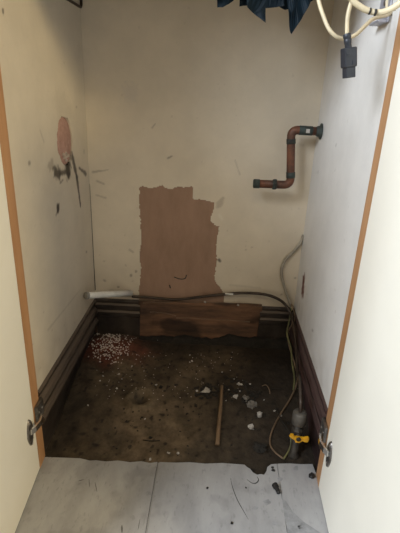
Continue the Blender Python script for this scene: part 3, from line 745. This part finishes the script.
for pts_, r_, nm in (([(230.5, 478), (232.5, 487), (237, 499), (243, 510), (248.5, 519.5)], .0008, 'scratch'), ([(247, 479.5), (252, 483), (256, 483), (258.5, 480), (257, 476.5)], .0013, 'tear'), ([(122, 525), (122, 533)], .0012, 'scratch'), ([(89, 479), (89.5, 487)], .0006, 'scratch'), ([(95, 482), (97, 492)], .0006, 'scratch'), ([(140, 519), (138, 530)], .0005, 'scratch'), ([(78, 481), (84, 479.5)], .0008, 'scratch')):
    pp = [vz(x, y, 0.0) for x, y in pts_]
    o = tube(nm, pp, lambda t, r_=r_: r_*(0.35+math.sin(math.pi*min(1, max(0, t)))*.75), mat('scratch_dark', (.05, .047, .045), .8), fl, 6, 6)
    for v in o.data.vertices: v.co.z *= .15
# grey smears of old adhesive on the vinyl
def smear(poly, colr, nm='smear'):
    pp = [vz(x, y, .00025) for x, y in poly]
    o = new(nm, pp, [tuple(range(len(pp)))], mat('adhesive_grey', colr, .65, nscale=60, namt=.35), fl)
    return o
smear([(282, 498), (286, 501), (293, 512), (304, 522), (321, 533), (327, 545), (292, 545), (288, 533), (284, 514)], (.30, .30, .305))
for cx, cy, r in ((280, 479.5, 3.2), (267, 502, 4), (255.5, 508, 3), (275, 523, 3), (296, 468.5, 3.5), (284, 471, 2), (301, 527, 3.5), (262, 490, 1.6)):
    smear([(cx+r*math.cos(t)*random.uniform(.6, 1.2), cy+.75*r*math.sin(t)*random.uniform(.6, 1.2)) for t in [6.283*k/11 for k in range(11)]], (.31, .31, .315), 'spot')

# ------------------------------------------------------------------ cables, connector and blue plastic at the top
Yc = -.03
q = lambda x, y, Y=Yc: onY(x, y, Y)
la = [Vector((q(313, -45, .02).x, .045, ZC-.001)), q(315, -20, .02), q(318.5, 0, .01), q(323, 15, 0), q(329, 29, -.01), q(337, 37, -.012), q(346, 38.5, -.005), q(356, 34.5, .002), q(366, 25, .01), q(374, 18.5, .016), Vector((W-.004, .03, q(383, 12, .02).z)), Vector((W-.004, .05, q(388, 0, .02).z)), Vector((W-.005, .06, ZC-.001))]
tag(tube('cream_cable', la, .0029, m_flex, None, 10, 8), 'slack loop of cream flex behind the hanging connector', 'cable')
hb = q(347.2, 44)
kb = empty('connector_lead', hb); tag(kb, 'dark grey appliance connector hanging on a short cream flex', 'connector')
lb = [Vector((q(356, -50).x, -.0045, 1.045)), q(354.5, -20), q(352, -1), q(349, 10), q(347.3, 20), q(347, 33), q(347.3, 38)]
rel(tube('flex', lb, .0030, m_flex, None, 10, 8), kb)
rel(lathe('strain_relief', [(.0048, 0), (.0056, .001), (.0056, .006), (.0048, .007), (.0056, .008), (.0050, .013), (.0046, .014), (.0050, .020), (.0048, .026)], q(346.8, 33.5), (q(348.5, 49)-q(346.8, 33.5)), m_black, seg=14), kb)
sc_ = (q(360, 60)-q(340, 60)).length/20
mt = Matrix.Translation(q(348.7, 48.5)) @ Matrix.Rotation(-.17, 4, 'Y') @ Matrix.Rotation(.35, 4, 'Z') @ Matrix.Scale(.74, 4)
rel(box('housing', (-.0135, -.009, -.034), (.0135, .009, .0015), m_black, None, .0022, mt), kb)
rel(box('socket_face', (-.0105, -.0075, -.053), (.0105, .0075, -.033), m_black, None, .0015, mt), kb)
for xx in (-.011, .002):
    rel(box('rib', (xx, -.0102, -.014 if xx < 0 else -.030), (xx+.009, -.0085, -.009 if xx < 0 else -.022), m_black, None, .0006, mt), kb)
lc = [Vector((q(343, -60, -.02).x, -.0045, 1.05)), q(346, -18, -.045), q(352, -1, -.05), q(360, 6.5, -.05), q(369, 11, -.05), q(380, 12.5, -.055), q(391, 9, -.06), q(401, 2, -.066), q(412, -9, -.066), Vector((q(416, -40, -.05).x, -.05, q(416, -40, -.05).z)), Vector((q(416, -40, -.05).x+.004, -.0045, 1.06))]
cc = empty('cream_cable', lc[3]); tag(cc, 'thick cream flex with dark tape marks sweeping to the right door', 'cable')
rel(tube('flex', lc, .0040, m_flex, None, 12, 8), cc)
for i, (px, py, px2, py2) in enumerate(((369, 11, 370.5, 11.4), (374.5, 12.4, 376, 12.5), (393, 8.0, 394, 7.4))):
    a, b = q(px, py, -.052 - .004*i), q(px2, py2, -.052-.004*i)
    rel(lathe('tape_mark', [(.0041, 0), (.0043, .0004), (.0043, .0018), (.0041, .0022)], a, b-a, m_blk2, seg=12), cc)

# navy plastic with torn hanging points
yb = .16
nv = empty('navy_plastic_sheet', (onY(262, 0, yb).x, yb, ZC)); tag(nv, 'dark navy blue plastic sheet hanging in torn points from above', 'plastic sheet')
def flap(poly, y_, bow, seed, th=.0012, nm='flap'):
    P = [onY(x, y, y_) for x, y in poly]; bm = bmesh.new(); f = bm.faces.new([bm.verts.new(p) for p in P])
    bmesh.ops.triangulate(bm, faces=[f]); bmesh.ops.subdivide_edges(bm, edges=bm.edges[:], cuts=4, use_grid_fill=True)
    for v in bm.verts:
        v.co.y += bow*noise.noise((v.co.x*22, seed, v.co.z*16))+.4*bow*noise.noise((v.co.x*60, seed, v.co.z*50))
    o = rel(frombm(nm, bm, m_navy), nv); s = o.modifiers.new('t', 'SOLIDIFY'); s.thickness = th; return o
zt = -70
flap([(213, zt), (240, zt), (237, -6), (233, 0), (228, 4.5), (223, 7.6), (217.5, 7.2), (217, -2), (215, -10)], yb, .03, 1)
flap([(236, zt), (262, zt), (262, -4), (256, 3), (250, 5.5), (240, 5.6), (239.5, -3)], yb+.03, .03, 2)
flap([(244, zt), (286, zt), (282, -2), (284, 6), (266, 7.5), (265.6, 22.5), (258, 16), (247.5, 7.5), (246, -3)], yb-.02, .02, 3)
flap([(258, zt), (292, zt), (290, 0), (289, 9), (285, 10), (279, 7), (262, 7)], yb+.01, .02, 4)
flap([(284, zt), (318, zt), (313, -4), (308, 8), (300, 21), (292, 33.5), (289.5, 25), (288, 14), (288.5, 0), (286, -8)], yb-.04, .025, 5)
flap([(300, zt), (330, zt), (322, -6), (312, 1), (305, 4), (298, -4)], yb+.0, .025, 6)
